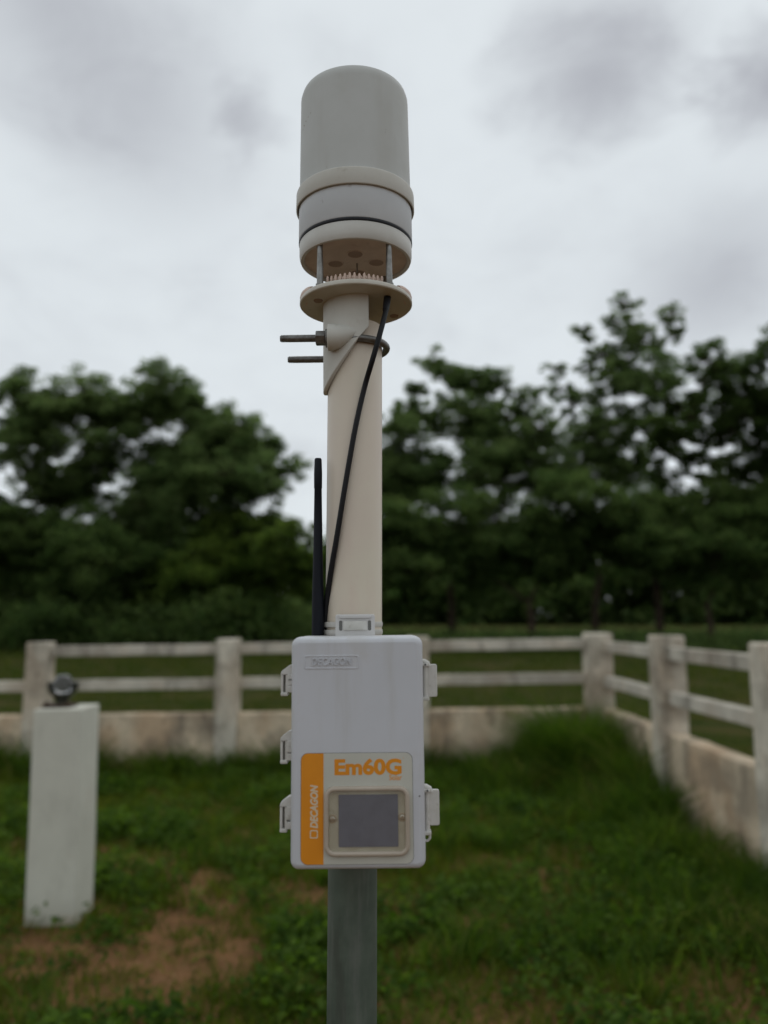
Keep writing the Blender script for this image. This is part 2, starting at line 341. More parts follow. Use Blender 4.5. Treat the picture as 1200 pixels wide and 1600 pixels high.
# ------------------------------------------------------------------ grass and weeds (stuff)
def blades(name, P, h, w, lean=0.5):
    """bent tapered grass blades: 2 quads each + tip folded into the upper quad"""
    n = len(P); a = rng.uniform(0, 2 * np.pi, n); ux, uy = np.cos(a), np.sin(a)
    la = rng.uniform(0, 2 * np.pi, n); lx, ly = np.cos(la), np.sin(la)
    L = h * lean * rng.uniform(0.3, 1.3, n)
    V = np.zeros((n, 6, 3))
    for k, (f, ww, lf) in enumerate(((0, 1, 0), (0.55, 0.8, 0.3), (1, 0.12, 1))):
        cx = P[:, 0] + lx * L * lf; cy = P[:, 1] + ly * L * lf; cz = P[:, 2] + h * f * (1 - 0.15 * lf)
        for s_, q in ((-1, 0), (1, 1)):
            V[:, 2 * k + q, 0] = cx + s_ * ux * w * ww / 2; V[:, 2 * k + q, 1] = cy + s_ * uy * w * ww / 2; V[:, 2 * k + q, 2] = cz
    base = (np.arange(n) * 6)[:, None]
    Fc = np.concatenate([base + np.array([0, 1, 3, 2]), base + np.array([2, 3, 5, 4])])
    return arrays(name, V.reshape(-1, 3), Fc, 4)
def leaves(name, ctr, nrm_bias, size, aspect=0.5, k_fold=0.18):
    """diamond leaves (2 triangles sharing a fold) at ctr, normals random but biased upward"""
    n = len(ctr); nr = rng.normal(size=(n, 3)); nr /= np.linalg.norm(nr, axis=1)[:, None]
    nr[:, 2] = np.abs(nr[:, 2]) + nrm_bias; nr /= np.linalg.norm(nr, axis=1)[:, None]
    r = rng.normal(size=(n, 3)); a = np.cross(nr, r); a /= np.linalg.norm(a, axis=1)[:, None]; b_ = np.cross(nr, a)
    s = (size * np.ones(n))[:, None]
    V = np.stack([ctr - a * s * 0.5, ctr + b_ * s * aspect * 0.5 + nr * s * k_fold, ctr + a * s * 0.5, ctr - b_ * s * aspect * 0.5 + nr * s * k_fold], 1)
    return arrays(name, V.reshape(-1, 3), np.arange(n * 4).reshape(n, 4), 4)
G = {'grass': foliage('grass_blades', (0.036, 0.062, 0.007), (0.094, 0.122, 0.015), 0.9, 0.45, (0.16, 0.12, 0.038)),
     'tall': foliage('tall_grass_blades', (0.032, 0.066, 0.010), (0.078, 0.120, 0.018), 2.0, 0.45, (0.13, 0.115, 0.04)),
     'weed': foliage('weed_leaves', (0.030, 0.064, 0.009), (0.090, 0.146, 0.025), 1.3, 0.45),
     'field': foliage('field_grass_blades', (0.032, 0.056, 0.008), (0.076, 0.092, 0.016), 0.25, 0.3, (0.085, 0.07, 0.03))}
def inside(x, y): return y < 8.1 and x < 2.08
pts = []
NB = 150000
cand = np.stack([rng.uniform(-1, 1, NB), np.sqrt(rng.uniform(2.6 ** 2, 8.15 ** 2, NB))], 1)
cand = [(k * (y * 0.52 + 0.5), y) for k, y in cand] + [(x, y) for x, y in zip(rng.uniform(-7.5, 2.1, 80000), rng.uniform(-1.0, 8.15, 80000)) if abs(x) > y * 0.52 + 0.4 or y < 2.7]
for x, y in cand:
    if x > 2.1: continue
    if -1.80 < x < -1.52 and 4.2 < y < 4.51: continue
    so_ = soil_amount(x, y); tuft = mnoise.noise((x * 7.0, y * 7.0, 17))
    if random.random() < min(0.97, max(0.0, (so_ - 0.15) / 0.45)) and tuft + random.uniform(-.12, .12) < 0.03: continue
    if mnoise.noise((x * 3.1, y * 3.1, 9)) + random.uniform(-0.5, 0.5) < -0.34: continue
    pts.append((x, y))
pts = np.array(pts)
tall_f = np.array([max(0, mnoise.noise((x * 1.3, y * 1.3, 2.0))) for x, y in pts])
edge_f = np.clip((pts[:, 1] - 6.6) / 1.5, 0, 1)
P3 = np.column_stack([pts, np.full(len(pts), -0.02)])
h = rng.uniform(0.035, 0.10, len(pts)) * (1 + 1.3 * tall_f + 0.9 * edge_f)
lawn = obj('lawn_grass', blades('lawn_grass', P3, h, rng.uniform(0.004, 0.009, len(pts)), 0.8), G['grass'])
tag(lawn, 'short patchy green grass covering the fenced plot', 'grass', kind='stuff')
# broad leafed weeds
wl = []; ws = []
for i in range(14000):
    y = math.sqrt(random.uniform(2.6 ** 2, 8.0 ** 2)); x = random.uniform(-1, 1) * (y * 0.52 + 0.4)
    if i >= 9000:
        x, y = random.uniform(-7.5, 2.0), random.uniform(-1.0, 8.0)
        if y > 2.6 and abs(x) < y * 0.52 + 0.3: continue
    if x > 2.02 or (-1.86 < x < -1.47 and 4.12 < y < 4.58): continue
    d = mnoise.noise((x * 1.6, y * 1.6, 21)) + 0.5 * mnoise.noise((x * 4, y * 4, 31))
    if d + random.uniform(-0.2, 0.2) < (0.12 if x < -0.2 else -0.02): continue
    if random.random() < (soil_amount(x, y) - 0.35) / 0.45 and mnoise.noise((x * 4.0, y * 4.0, 57)) < 0.30: continue
    hh = random.uniform(0.04, 0.14) * (1.25 if d > 0.3 else 1)
    for k in range(random.randint(9, 20)):
        a = random.uniform(0, 6.283); r = random.uniform(0, 0.085); f = random.random()
        wl.append((x + r * math.cos(a), y + r * math.sin(a), hh * f + 0.01)); ws.append(random.uniform(0.022, 0.05) * (1.4 if d > 0.35 else 1))
weeds = obj('weeds', leaves('weeds', np.array(wl), 0.7, np.array(ws), 0.55), G['weed'])
tag(weeds, 'low broad leafed green weeds spread through the lawn', 'weeds', kind='stuff')
# tall grass in the fence corner and along the walls
tp = []; th = []
for i in range(42000):
    u = random.random()
    if u < 0.40: x = random.gauss(1.66, 0.36); y = random.gauss(7.5, 0.36)
    elif u < 0.66: x = 2.10 - abs(random.gauss(0, 0.34)); y = random.uniform(3.4, 7.9)
    else: x = random.uniform(-7.5, 2.05); y = 8.12 - abs(random.gauss(0, 0.22))
    if x > 2.10 or y > 8.14: continue
    tuft = mnoise.noise((x * 2.6, y * 2.6, 44)) + 0.6 * mnoise.noise((x * 7, y * 7, 12))
    if tuft + random.uniform(-.3, .3) < -0.25: continue
    tp.append((x, y, -0.02))
    bump_ = math.exp(-((x - 1.72) / 0.40) ** 2 - ((y - 7.55) / 0.5) ** 2) * (0.62 + 0.75 * tuft)
    wall_ = 0.26 + 0.24 * max(-0.5, tuft)
    bump_ = max(bump_, 0.55 * math.exp(-((x - 2.02) / 0.22) ** 2 - ((y - 6.9) / 0.7) ** 2) * (0.7 + 0.7 * tuft))
    th.append((wall_ * (1.15 if y > 7.4 else 1.0) + 0.50 * max(0, bump_)) * random.uniform(0.5, 1.25))
for i in range(260):                       # scattered tufts over the lawn
    y = math.sqrt(random.uniform(2.8 ** 2, 7.8 ** 2)); x = random.uniform(-1, 1) * (y * 0.52 + 0.4)
    if x > 1.95 or (-2.0 < x < -1.35 and 4.0 < y < 4.7) or soil_amount(x, y) > 0.5: continue
    hh = random.uniform(0.09, 0.24) * (1.25 if x > 0.3 else 0.9); rr_ = random.uniform(0.03, 0.11)
    for k in range(random.randint(25, 70)):
        tp.append((x + random.gauss(0, rr_), y + random.gauss(0, rr_), -0.02)); th.append(hh * random.uniform(0.5, 1.2))
tp, th = map(list, zip(*[(p, h_) for p, h_ in zip(tp, th) if p[0] < 2.12]))
tall = obj('tall_grass', blades('tall_grass', np.array(tp), np.array(th), rng.uniform(0.006, 0.013, len(tp)), 0.75), G['tall'])
tag(tall, 'clump of tall dark grass growing in the fence corner and along the walls', 'tall grass', kind='stuff')
# field beyond the fence
NF = 60000
fy = 8.6 + 44 * rng.uniform(0, 1, NF) ** 1.5; fx = rng.uniform(-1, 1, NF) * (fy * 0.55 + 1)
ok = ~((fx < 2.35) & (fy < 8.55))
k2 = rng.uniform(0, 1, 14000); sy = 3.0 + 6 * k2; sx = 2.45 + rng.uniform(0, 1, 14000) * (sy * 0.3)
fx = np.concatenate([fx[ok], sx]); fy = np.concatenate([fy[ok], sy])
keep = np.array([mnoise.noise((a * 0.5, b_ * 0.5, 3)) > -0.22 for a, b_ in zip(fx, fy)]); fx, fy = fx[keep], fy[keep]
fz = gz(fx, fy) - 0.02; sc = np.clip(fy / 9, 0.7, 3.0)
field = obj('field_grass', blades('field_grass', np.column_stack([fx, fy, fz]), rng.uniform(0.06, 0.16, len(fx)) * np.sqrt(sc), 0.010 * sc, 0.8), G['field'])
tag(field, 'rough grass of the field between the fence and the trees', 'grass', kind='stuff')

# ------------------------------------------------------------------ fences
def wobble_box(lo, hi, bev, cuts, amp, seed):
    """a cast concrete piece: bevelled box with slightly uneven faces and chipped edges"""
    bm = bmesh.new(); box(bm, lo, hi, bev, 2)
    d = [hi[i] - lo[i] for i in range(3)]; ax = d.index(max(d))
    for k in range(1, cuts):
        no = [0, 0, 0]; no[ax] = 1; co = list(lo); co[ax] = lo[ax] + d[ax] * k / cuts
        bmesh.ops.bisect_plane(bm, geom=bm.verts[:] + bm.edges[:] + bm.faces[:], plane_co=co, plane_no=no)
    for v in bm.verts:
        q = v.co * 3.1 + Vector((seed * 7.3, seed * 3.1, seed * 1.7))
        v.co += Vector((mnoise.noise(q), mnoise.noise(q + Vector((9, 0, 0))), mnoise.noise(q + Vector((0, 9, 0))))) * amp
    return bm
def zs(x): return 0.0148 * min(x - 2.157, 0)          # the back fence sinks slightly towards the left
back = thing('fence', 'long white weathered concrete fence facing the camera behind the box', 'fence', (0, 8.25, 0))
PW = 0.225
posts = [(-7.27, 1.37), (-5.37, 1.372), (-3.47, 1.37), (-1.57, 1.372), (0.335, 1.37), (2.157, 1.375)]
for i, (x, h_) in enumerate(posts):
    w_ = PW * (1.12 if i == 5 else 1.0)
    obj('post', wobble_box((x - w_ / 2, -w_ / 2, -0.2), (x + w_ / 2, w_ / 2, h_ + zs(x)), 0.018, 8, 0.008, i + 1), M['fence_paint'], back)
for i in range(0, 5):
    x0 = posts[i][0] + PW / 2
    x1 = posts[i + 1][0] - PW / 2 * (1.12 if i == 4 else 1)
    xm = (x0 + x1) / 2
    for zc in ((1.272, 0.932) if i != 1 else (0.932,)):
        bm = wobble_box((x0 - 0.004, -0.045, zc - 0.052), (x1 + 0.004, 0.045, zc + 0.052), 0.008, 8, 0.006, i * 3 + zc)
        for v in bm.verts: v.co.z += zs(v.co.x)
        obj('rail', bm, M['rail_paint'], back)
    bm = wobble_box((x0 - 0.004, -0.075, -0.25), (x1 + 0.004, 0.075, 0.648), 0.02, 10, 0.012, i + 20)
    for v in bm.verts: v.co.z += zs(v.co.x)
    obj('plinth_wall', bm, M['plinth'], back)
side = thing('fence', 'weathered concrete fence running along the right side from the corner post towards the camera', 'fence', (2.225, 8.25, 0))
side.rotation_euler = (0, 0, rad(0.9))
sp_ = [(-1.75, 1.385), (-3.5, 1.372), (-5.25, 1.37)]
for i, (y, h_) in enumerate(sp_):
    obj('post', wobble_box((-PW / 2, y - PW / 2, -0.2), (PW / 2, y + PW / 2, h_), 0.018, 8, 0.008, i + 11), M['fence_paint'], side)
yy0 = -PW * 1.12 / 2
for i, (y, h_) in enumerate(sp_):
    y0, y1 = y + PW / 2, yy0
    for zc in (1.245, 0.905):
        obj('rail', wobble_box((-0.045, y0 - 0.004, zc - 0.050), (0.045, y1 + 0.004, zc + 0.050), 0.008, 8, 0.006, i * 5 + zc + 40), M['rail_paint'], side)
    obj('plinth_wall', wobble_box((-0.075, y0 - 0.004, -0.25), (0.075, y1 + 0.004, 0.64), 0.015, 10, 0.005, i + 60), M['plinth'], side)
    yy0 = y - PW / 2

# ------------------------------------------------------------------ trees
LEAF = {'a': foliage('tree_leaves_mid', (0.052, 0.086, 0.030), (0.125, 0.165, 0.064), 0.35, 0.6),
        'b': foliage('tree_leaves_yellowish', (0.046, 0.078, 0.018), (0.110, 0.150, 0.036), 0.4, 0.55),
        'c': foliage('tree_leaves_dark', (0.040, 0.070, 0.022), (0.095, 0.132, 0.044), 0.35, 0.55)}
def tree(name, label, cat, loc, lobes, mt, leaf=0.205, dens=235, trunk_r=0.16, airy=False, trunk_x=0.0, group='trees beyond the fence', lean=0.0, drop=0.0):
    lobes = [(x, y, z - drop * min(1.0, max(0.2, (z - 6) / 4)), r * (1.3 if airy else 1.0)) for x, y, z, r in lobes]
    t_ = thing(name, label, cat, loc, group)
    ctr = []; sz = []
    bm = bmesh.new()
    if not airy:      # fill between neighbouring boughs
        more = []
        for i, a in enumerate(lobes):
            near = sorted((math.dist(a[:3], b_[:3]), b_) for j, b_ in enumerate(lobes) if j != i)[:2]
            for d_, b_ in near[:1 if i % 2 else 2]:
                more.append(((a[0] + b_[0]) / 2, (a[1] + b_[1]) / 2 + random.uniform(-.5, .5), (a[2] + b_[2]) / 2 - 0.25, min(a[3], b_[3]) * 0.85))
        lobes = lobes + more
    top = max(l[2] for l in lobes); fork = min(top * 0.33, 3.2)
    spine = [(trunk_x, 0, -0.15), (trunk_x + 0.03, 0, fork * 0.5), (trunk_x + lean * 0.4 - 0.06, 0.05, fork)]
    tube(bm, [spine[0], (trunk_x, 0, 0.25), spine[1], spine[2]], [trunk_r * 1.5, trunk_r * 1.05, trunk_r * 0.9, trunk_r * 0.78], 9)
    # boughs grow from the fork, each new one from the nearest bough already there
    nodes = [(Vector((trunk_x + lean * 0.4 - 0.06, 0.05, fork - 0.1)), trunk_r * 0.8)]
    for (x, y, z, r) in sorted(lobes, key=lambda l: math.dist(l[:3], (trunk_x, 0, fork))):
        p3 = Vector((x, y, z))
        p0, rp = min(nodes, key=lambda n: (n[0] - p3).length + 0.9 * max(0, n[0].z - p3.z) + 0.3 * (n[0] - nodes[0][0]).length)
        r0 = max(0.022, rp * 0.6); nodes.append((p3.copy(), r0))
        d_ = (p3 - p0).length
        p1 = p0.lerp(p3, 0.35) + Vector((random.uniform(-.1, .1) * d_, random.uniform(-.1, .1) * d_, 0.06 * d_))
        p2 = p0.lerp(p3, 0.7) + Vector((random.uniform(-.08, .08) * d_, random.uniform(-.08, .08) * d_, 0.04 * d_))
        tube(bm, [p0, p1, p2, p3], [r0, r0 * 0.85, r0 * 0.7, r0 * 0.55], 6)
        # twigs and their leaf clusters
        nt_ = max(11, int((36 if airy else 28) * (r / 1.2) ** 1.7))
        for k in range(nt_):
            d = Vector((random.gauss(0, 1), random.gauss(0, 1), random.gauss(0, 0.8))).normalized()
            q = p3 + Vector((d.x, d.y, d.z * 0.85)) * r * random.uniform(0.3, 1.18) ** 0.7
            tube(bm, [p3.lerp(q, 0.05), p3.lerp(q, 0.55) + Vector((0, 0, 0.08)), q], [0.022, 0.014, 0.006], 4, caps=False)
            cr = random.uniform(0.20, 0.44) * (0.8 if airy else 1.0) * min(1.4, max(0.65, r / 1.2))
            n = int(dens * cr * random.uniform(0.6, 1.3))
            g = rng.normal(size=(n, 3)); g /= np.linalg.norm(g, axis=1)[:, None]
            g *= (rng.uniform(0, 1, n) ** 0.45)[:, None] * np.array([cr * 1.25, cr * 1.25, cr * 0.75])
            ctr.append(g + np.array(q)); sz.append(rng.uniform(0.65, 1.25, n) * leaf)
    obj('trunk', bm, M['bark'], t_)
    obj('crown', leaves('crown', np.concatenate(ctr), 0.55, np.concatenate(sz), 0.5), mt, t_)
    return t_
tree('broad_tree', 'wide spreading green tree left of the pole with a ragged domed crown', 'tree', (-9.92, 36, 0.45),
     [(-6.78, -0.84, 11.79, 1.0), (-5.58, -1.75, 11.58, 1.18), (-3.84, -0.46, 12.13, 1.24), (-4.79, -1.52, 10.52, 1.48), (0.16, -1.91, 12.13, 1.24), (-1.44, -0.43, 11.27, 1.54), (1.66, 1.84, 11.34, 1.36), (3.9, 1.32, 10.22, 1.24), (5.01, 1.17, 8.51, 1.18), (4.69, -1.22, 6.94, 1.06), (1.13, 0.16, 9.47, 1.95), (-2.39, -0.98, 9.62, 1.48), (-6.01, -1.44, 8.87, 1.3), (3.23, -1.73, 7.53, 1.77), (0.64, -1.26, 6.5, 1.95), (-1.65, 1.88, 5.92, 1.77), (-3.9, 0.8, 7.4, 1.3), (-5.2, -0.4, 6.7, 1.2), (2.9, 0.6, 8.9, 1.5), (3.6, -0.4, 5.6, 1.4), (-0.6, 0.9, 8.3, 1.5), (-6.9, 0.9, 10.2, 1.1), (2.2, 0.4, 4.6, 1.5), (-3.0, -0.9, 8.4, 1.1), (-4.6, 0.3, 8.1, 1.0), (4.5, -0.3, 4.6, 1.2), (5.0, 0.6, 5.6, 0.9), (-2.6, -0.3, 11.2, 1.2), (-0.8, 0.5, 11.7, 1.1), (3.0, -0.5, 10.4, 1.2), (0.9, 0.6, 12.2, 0.9)],
     LEAF['a'], trunk_r=0.24, drop=0.75)
tree('low_tree', 'low dark dense tree under the wide tree at the far left', 'tree', (-12.73, 33, 0.39),
     [(-2.61, 1.45, 5.04, 1.62), (-0.22, 1.35, 4.77, 1.62), (-1.45, 1.32, 3.19, 1.79), (1.16, -1.35, 3.45, 1.79), (-4.41, -0.84, 4.24, 1.89), (2.73, 0.56, 3.71, 1.52), (-4.27, 1.02, 6.11, 1.08), (-3.2, 0.3, 1.6, 1.5), (-0.6, -0.4, 1.5, 1.5), (2.0, 0.2, 1.6, 1.5)],
     LEAF['c'], trunk_r=0.14)
tree('bushy_tree', 'low yellowish green bushy tree just left of the pole and antenna', 'tree', (-5.2, 33, 0.39),
     [(-1.4, 1.56, 4.51, 1.52), (0.18, 1.67, 4.77, 1.35), (1.37, -1.82, 4.37, 1.08), (1.0, 0.47, 3.06, 1.35), (-0.84, 0.76, 2.93, 1.62), (-2.67, 0.03, 2.93, 1.62), (2.18, -1.03, 3.19, 0.92), (-3.96, -0.12, 2.14, 1.08), (-1.6, 0.2, 1.4, 1.3), (0.2, -0.3, 1.5, 1.1)],
     LEAF['b'], trunk_r=0.12)
tree('leafy_tree', 'green tree with two pointed leafy tops just right of the pole', 'tree', (3.06, 37, 0.47),
     [(-0.87, -1.31, 12.79, 0.79), (-0.01, 1.39, 13.17, 0.73), (1.35, 1.17, 12.64, 1.03), (2.26, 0.15, 12.17, 0.91), (-2.46, -0.88, 9.68, 1.27), (-0.64, 1.8, 11.07, 1.34), (1.02, 0.32, 10.76, 1.52), (2.99, 1.68, 10.92, 1.09), (4.38, 1.11, 11.85, 0.61), (-1.41, 0.04, 7.85, 1.88), (1.28, -0.38, 7.85, 2.0), (3.54, 0.44, 8.61, 1.52), (-3.06, -0.3, 7.24, 1.82), (4.3, -0.5, 9.9, 1.1), (2.2, 0.7, 9.6, 1.3), (5.0, 0.3, 7.6, 1.3), (-1.9, 0.6, 11.2, 0.8)],
     LEAF['a'], trunk_r=0.17)
tree('dense_tree', 'dense dark green lower tree in front of the two pointed tops', 'tree', (6.16, 34, 0.41),
     [(-5.61, -1.49, 4.86, 1.56), (-3.43, -0.86, 4.86, 1.78), (-0.98, 1.38, 5.27, 1.78), (1.23, -2.01, 5.96, 1.56), (-4.8, -2.0, 3.23, 1.45), (-2.37, 0.56, 3.5, 1.56), (0.08, -0.97, 3.77, 1.56), (-7.24, 0.15, 4.04, 1.56), (1.99, -0.13, 4.04, 1.39)],
     LEAF['c'], trunk_r=0.15)
tree('airy_tree', 'tallest slender tree with thin airy branches and sky showing through', 'tree', (10.39, 40, 0.52),
     [(1.99, -0.5, 17.14, 0.56), (2.91, 1.59, 16.86, 0.49), (4.21, -0.97, 16.27, 0.62), (4.5, -0.28, 15.41, 0.46), (1.44, -0.95, 15.93, 0.59), (3.18, 0.42, 15.48, 0.72), (-0.36, -0.72, 15.65, 0.33), (0.03, -0.46, 15.41, 0.33), (2.31, 0.79, 14.38, 0.85), (0.66, -0.57, 14.31, 0.72), (-1.63, 0.19, 13.87, 0.52), (-1.03, 1.29, 13.02, 0.59), (0.93, -1.28, 12.68, 0.98), (2.56, -1.93, 12.51, 1.18), (0.34, -1.19, 10.0, 1.18), (2.09, 1.17, 9.01, 1.44), (-2.1, 0.37, 10.0, 0.92), (-0.69, -1.16, 8.35, 1.44), (3.76, -0.54, 13.7, 0.59), (2.55, 0.6, 16.2, 0.6), (1.9, -0.5, 15.2, 0.55), (3.7, 0.5, 15.1, 0.5), (1.5, 0.3, 13.5, 0.8), (-0.6, 0.5, 12.0, 0.8), (1.7, 0.8, 11.2, 1.1), (0.1, 0.2, 13.9, 0.45), (3.1, -0.8, 11.0, 0.9), (2.7, 0.9, 13.4, 0.8)],
     LEAF['a'], trunk_r=0.17, airy=True, lean=1.0)
tree('spreading_tree', 'big dark tree reaching out of the frame at the right edge', 'tree', (11.85, 35, 0.43),
     [(2.12, -1.42, 12.2, 1.03), (3.69, -0.18, 11.96, 1.15), (5.33, -1.46, 12.79, 0.98), (4.78, 0.87, 11.01, 1.44), (2.9, 1.74, 10.72, 1.09), (1.36, 1.46, 11.31, 0.8), (5.06, 1.03, 8.67, 1.26), (3.71, 1.47, 7.37, 0.98), (7.45, -2.12, 12.2, 1.72), (7.22, -0.93, 8.96, 1.89), (0.66, 1.49, 8.67, 0.75), (0.85, 1.21, 6.66, 1.32), (2.2, 0.3, 8.0, 0.9), (3.9, -0.3, 10.0, 1.0), (6.0, 0.5, 10.6, 1.3), (2.4, -0.6, 6.3, 1.2), (5.0, 0.2, 6.4, 1.3), (3.0, 0.4, 9.3, 0.9), (6.1, 0.3, 7.6, 1.2), (0.2, -0.4, 9.6, 0.7), (0.95, 0.3, 9.3, 0.75), (1.7, -0.2, 10.0, 0.7)],
     LEAF['c'], trunk_r=0.17)
tree('shady_tree', 'low shady tree under the big tree at the right edge', 'tree', (13.25, 33, 0.39),
     [(-3.98, -0.39, 5.3, 1.62), (-1.6, 1.95, 5.3, 1.68), (0.78, 0.53, 5.17, 1.68), (2.92, 1.4, 5.57, 1.68), (-2.71, -0.91, 3.98, 1.52), (-0.36, -1.36, 3.71, 1.52), (2.0, -0.25, 3.45, 1.62), (4.96, -1.6, 4.51, 1.79)],
     LEAF['c'], trunk_r=0.13)
# far wood behind the trees: nobody could count its trees
fc = []
for i in range(1900):
    x = random.uniform(-85, 85); y = 74 + random.uniform(0, 16) + abs(x) * 0.05
    hmax = 7.5 + 2.5 * mnoise.noise((x * 0.12, 0, 7)) + (2.0 if abs(x) > 12 else 0)
    z = 1.0 + random.uniform(0.0, 1.0) * hmax
    n = 60; g = rng.normal(size=(n, 3)) * np.array([1.0, 1.0, 0.65]); fc.append(g + np.array((x, y, z)))
fc = np.concatenate(fc)
wood = obj('wood', leaves('wood', fc, 0.4, rng.uniform(0.6, 1.3, len(fc)), 0.6), LEAF['c'])
tag(wood, 'dark far off wood closing the view behind the trees', 'wood', kind='stuff')
# undergrowth at the feet of the trees
uc = []; us = []
for i in range(1500):
    x = random.uniform(-24, 26); y = random.uniform(29.5, 40)
    g_ = mnoise.noise((x * 0.22, y * 0.1, 71))
    hm = (2.6 if x < -3 else 0.28) * (0.65 + 0.9 * max(0, g_))
    z = float(gz(np.array([x]), np.array([y]))[0]) + random.uniform(0.0, 1.0) * hm
    n = 55; q = rng.normal(size=(n, 3)) * np.array([0.42, 0.42, 0.22]) + np.array((x, y, z)); uc.append(q); us.append(rng.uniform(0.14, 0.30, n))
und_g = obj('undergrowth', leaves('undergrowth', np.concatenate(uc), 0.5, np.concatenate(us), 0.5), LEAF['c'])
tag(und_g, 'dark undergrowth of shrubs at the feet of the trees', 'undergrowth', kind='stuff')

# ------------------------------------------------------------------ pedestal and sunshine recorder
ped = obj('pedestal', wobble_box((-0.124, -0.135, -0.15), (0.124, 0.135, 1.05), 0.007, 8, 0.0035, 5), M['pedestal'])
ped.location = (-1.660, 4.355, 0); ped.rotation_euler = (0, rad(-0.85), 0)
tag(ped, 'white painted square concrete pedestal standing on bare soil at the left', 'pedestal')
rec = thing('sunshine_recorder', 'sunshine recorder with a glass ball in a dark bowl on top of the pedestal', 'sunshine recorder', (-1.700, 4.345, 1.05))
bm = bmesh.new(); box(bm, (-0.085, -0.06, 0.0), (0.062, 0.06, 0.016), 0.004); obj('base_slab', bm, M['rust'], rec)
bm = bmesh.new(); lathe(bm, [(0, 0.014), (0.034, 0.014), (0.031, 0.026), (0.036, 0.044), (0.054, 0.072), (0.048, 0.074), (0.018, 0.062), (0, 0.062)], 32); smooth(obj('stand', bm, M['bowl'], rec))
bm = bmesh.new(); rows = []       # bowl: the rear half of a spherical shell, open towards the front
for rr_ in (0.067, 0.079):
    g_ = []
    for i in range(13):
        el = rad(-64 + 70 * i / 12); g_.append([bm.verts.new((rr_ * math.cos(el) * math.cos(rad(-26 + 232 * k / 24)), rr_ * math.cos(el) * math.sin(rad(-26 + 232 * k / 24)), 0.118 + rr_ * math.sin(el))) for k in range(25)])
    rows.append(g_)
for g_ in rows:
    for i in range(12):
        for k in range(24): bm.faces.new((g_[i][k], g_[i][k + 1], g_[i + 1][k + 1], g_[i + 1][k]))
a_, b_ = rows
for i in range(12):
    for k in (0, 24): bm.faces.new((a_[i][k], a_[i + 1][k], b_[i + 1][k], b_[i][k]))
for k in range(24):
    for i in (0, 12): bm.faces.new((a_[i][k], a_[i][k + 1], b_[i][k + 1], b_[i][k]))
bmesh.ops.recalc_face_normals(bm, faces=bm.faces[:]); smooth(obj('bowl', bm, M['bowl'], rec))
bm = bmesh.new(); bmesh.ops.create_uvsphere(bm, u_segments=40, v_segments=24, radius=0.051)
for v in bm.verts: v.co.z += 0.118
smooth(obj('glass_ball', bm, M['glass'], rec), 180)
for sx in (-1, 1):
    bm = bmesh.new(); rod(bm, (sx * 0.069, -0.004, 0.118), (sx * 0.050, 0, 0.118), 0.006); obj('ball_clamp', bm, M['bowl'], rec)
for sx in (-0.066, 0.046):
    bm = bmesh.new(); rod(bm, (sx, -0.044, 0.014), (sx, -0.044, 0.03), 0.011, 12, 0.003); obj('levelling_screw', bm, M['rust'], rec)

# ------------------------------------------------------------------ mast
PX, PY = -0.0298, 0.80
mast = thing('mast', 'cream plastic pipe on a grey steel pole carrying the box and sensor', 'pole', (PX, PY, 0))
bm = bmesh.new(); lathe(bm, [(0.0244, 1.30), (0.0278, 1.30), (0.0278, 1.80), (0.0274, 1.8005), (0.0244, 1.8005), (0.0244, 1.30)], 72)
smooth(obj('upper_pipe', bm, M['pvc'], mast))
bm = bmesh.new(); lathe(bm, [(0, -0.3), (0.0232, -0.3), (0.0232, 1.36), (0, 1.36)], 64); smooth(obj('lower_pipe', bm, M['galv'], mast))
# small weld bead / clamp screw on the pole edge
# ------------------------------------------------------------------ weather sensor on top
SZ = 1.8235
sen = thing('weather_sensor', 'pale grey cylindrical weather sensor on top of the cream pole', 'weather sensor', (PX + 0.0008, PY, SZ))
sen.rotation_euler = (0, rad(-0.7), 0)
def L(*p): return [(r, z - SZ) for r, z in p]
bm = bmesh.new()
lathe(bm, L((0, 1.8235), (0.0574, 1.8235), (0.0583, 1.8244), (0.0583, 1.8272), (0.0570, 1.8290), (0.0520, 1.8297), (0.020, 1.8305), (0, 1.8305)), 96)
bp_ = smooth(obj('base_plate', bm, M['plate'], sen))
for a in (215, 335, 205 + 90, 70): pass
for (x, y) in ((-0.038, -0.018), (0.040, 0.026), (-0.028, 0.037)):
    bm = bmesh.new(); lathe(bm, [(0, -0.0012), (0.0042, -0.0012), (0.0050, 0.0004), (0, 0.0004)], 16, (x, y, 0)); obj('screw_hole', bm, M['dimple'], bp_)
# pegs
pegmesh = bmesh.new()
tube(pegmesh, [(0, 0, 0), (0, 0, 0.0078), (0, 0, 0.0094), (0, 0, 0.0101)], [0.0015, 0.00138, 0.0010, 0.0004], 8)
pm = bpy.data.meshes.new('peg'); pegmesh.to_mesh(pm); pegmesh.free(); pm.materials.append(M['peg'])
for p_ in pm.polygons: p_.use_smooth = True
for ring, (rr, step_) in enumerate(((0.0465, 5.9), (0.0405, 6.6), (0.034, 8.5))):
    for side_ in (-90, 90):
        k = -3 if ring > 1 else -6
        while k <= -(-3 if ring > 1 else -6):
            a = rad(side_ + (k + (0.5 if ring == 1 else 0)) * step_); k += 1
            if abs(math.degrees(a) - side_) > 38: continue
            o = bpy.data.objects.new('peg', pm); C.objects.link(o); o.parent = sen
            o.location = (rr * math.cos(a), rr * math.sin(a), 0.0062)
            o.rotation_euler = (random.uniform(-.03, .03), random.uniform(-.03, .03), 0); o.scale = (1, 1, random.uniform(0.95, 1.08))
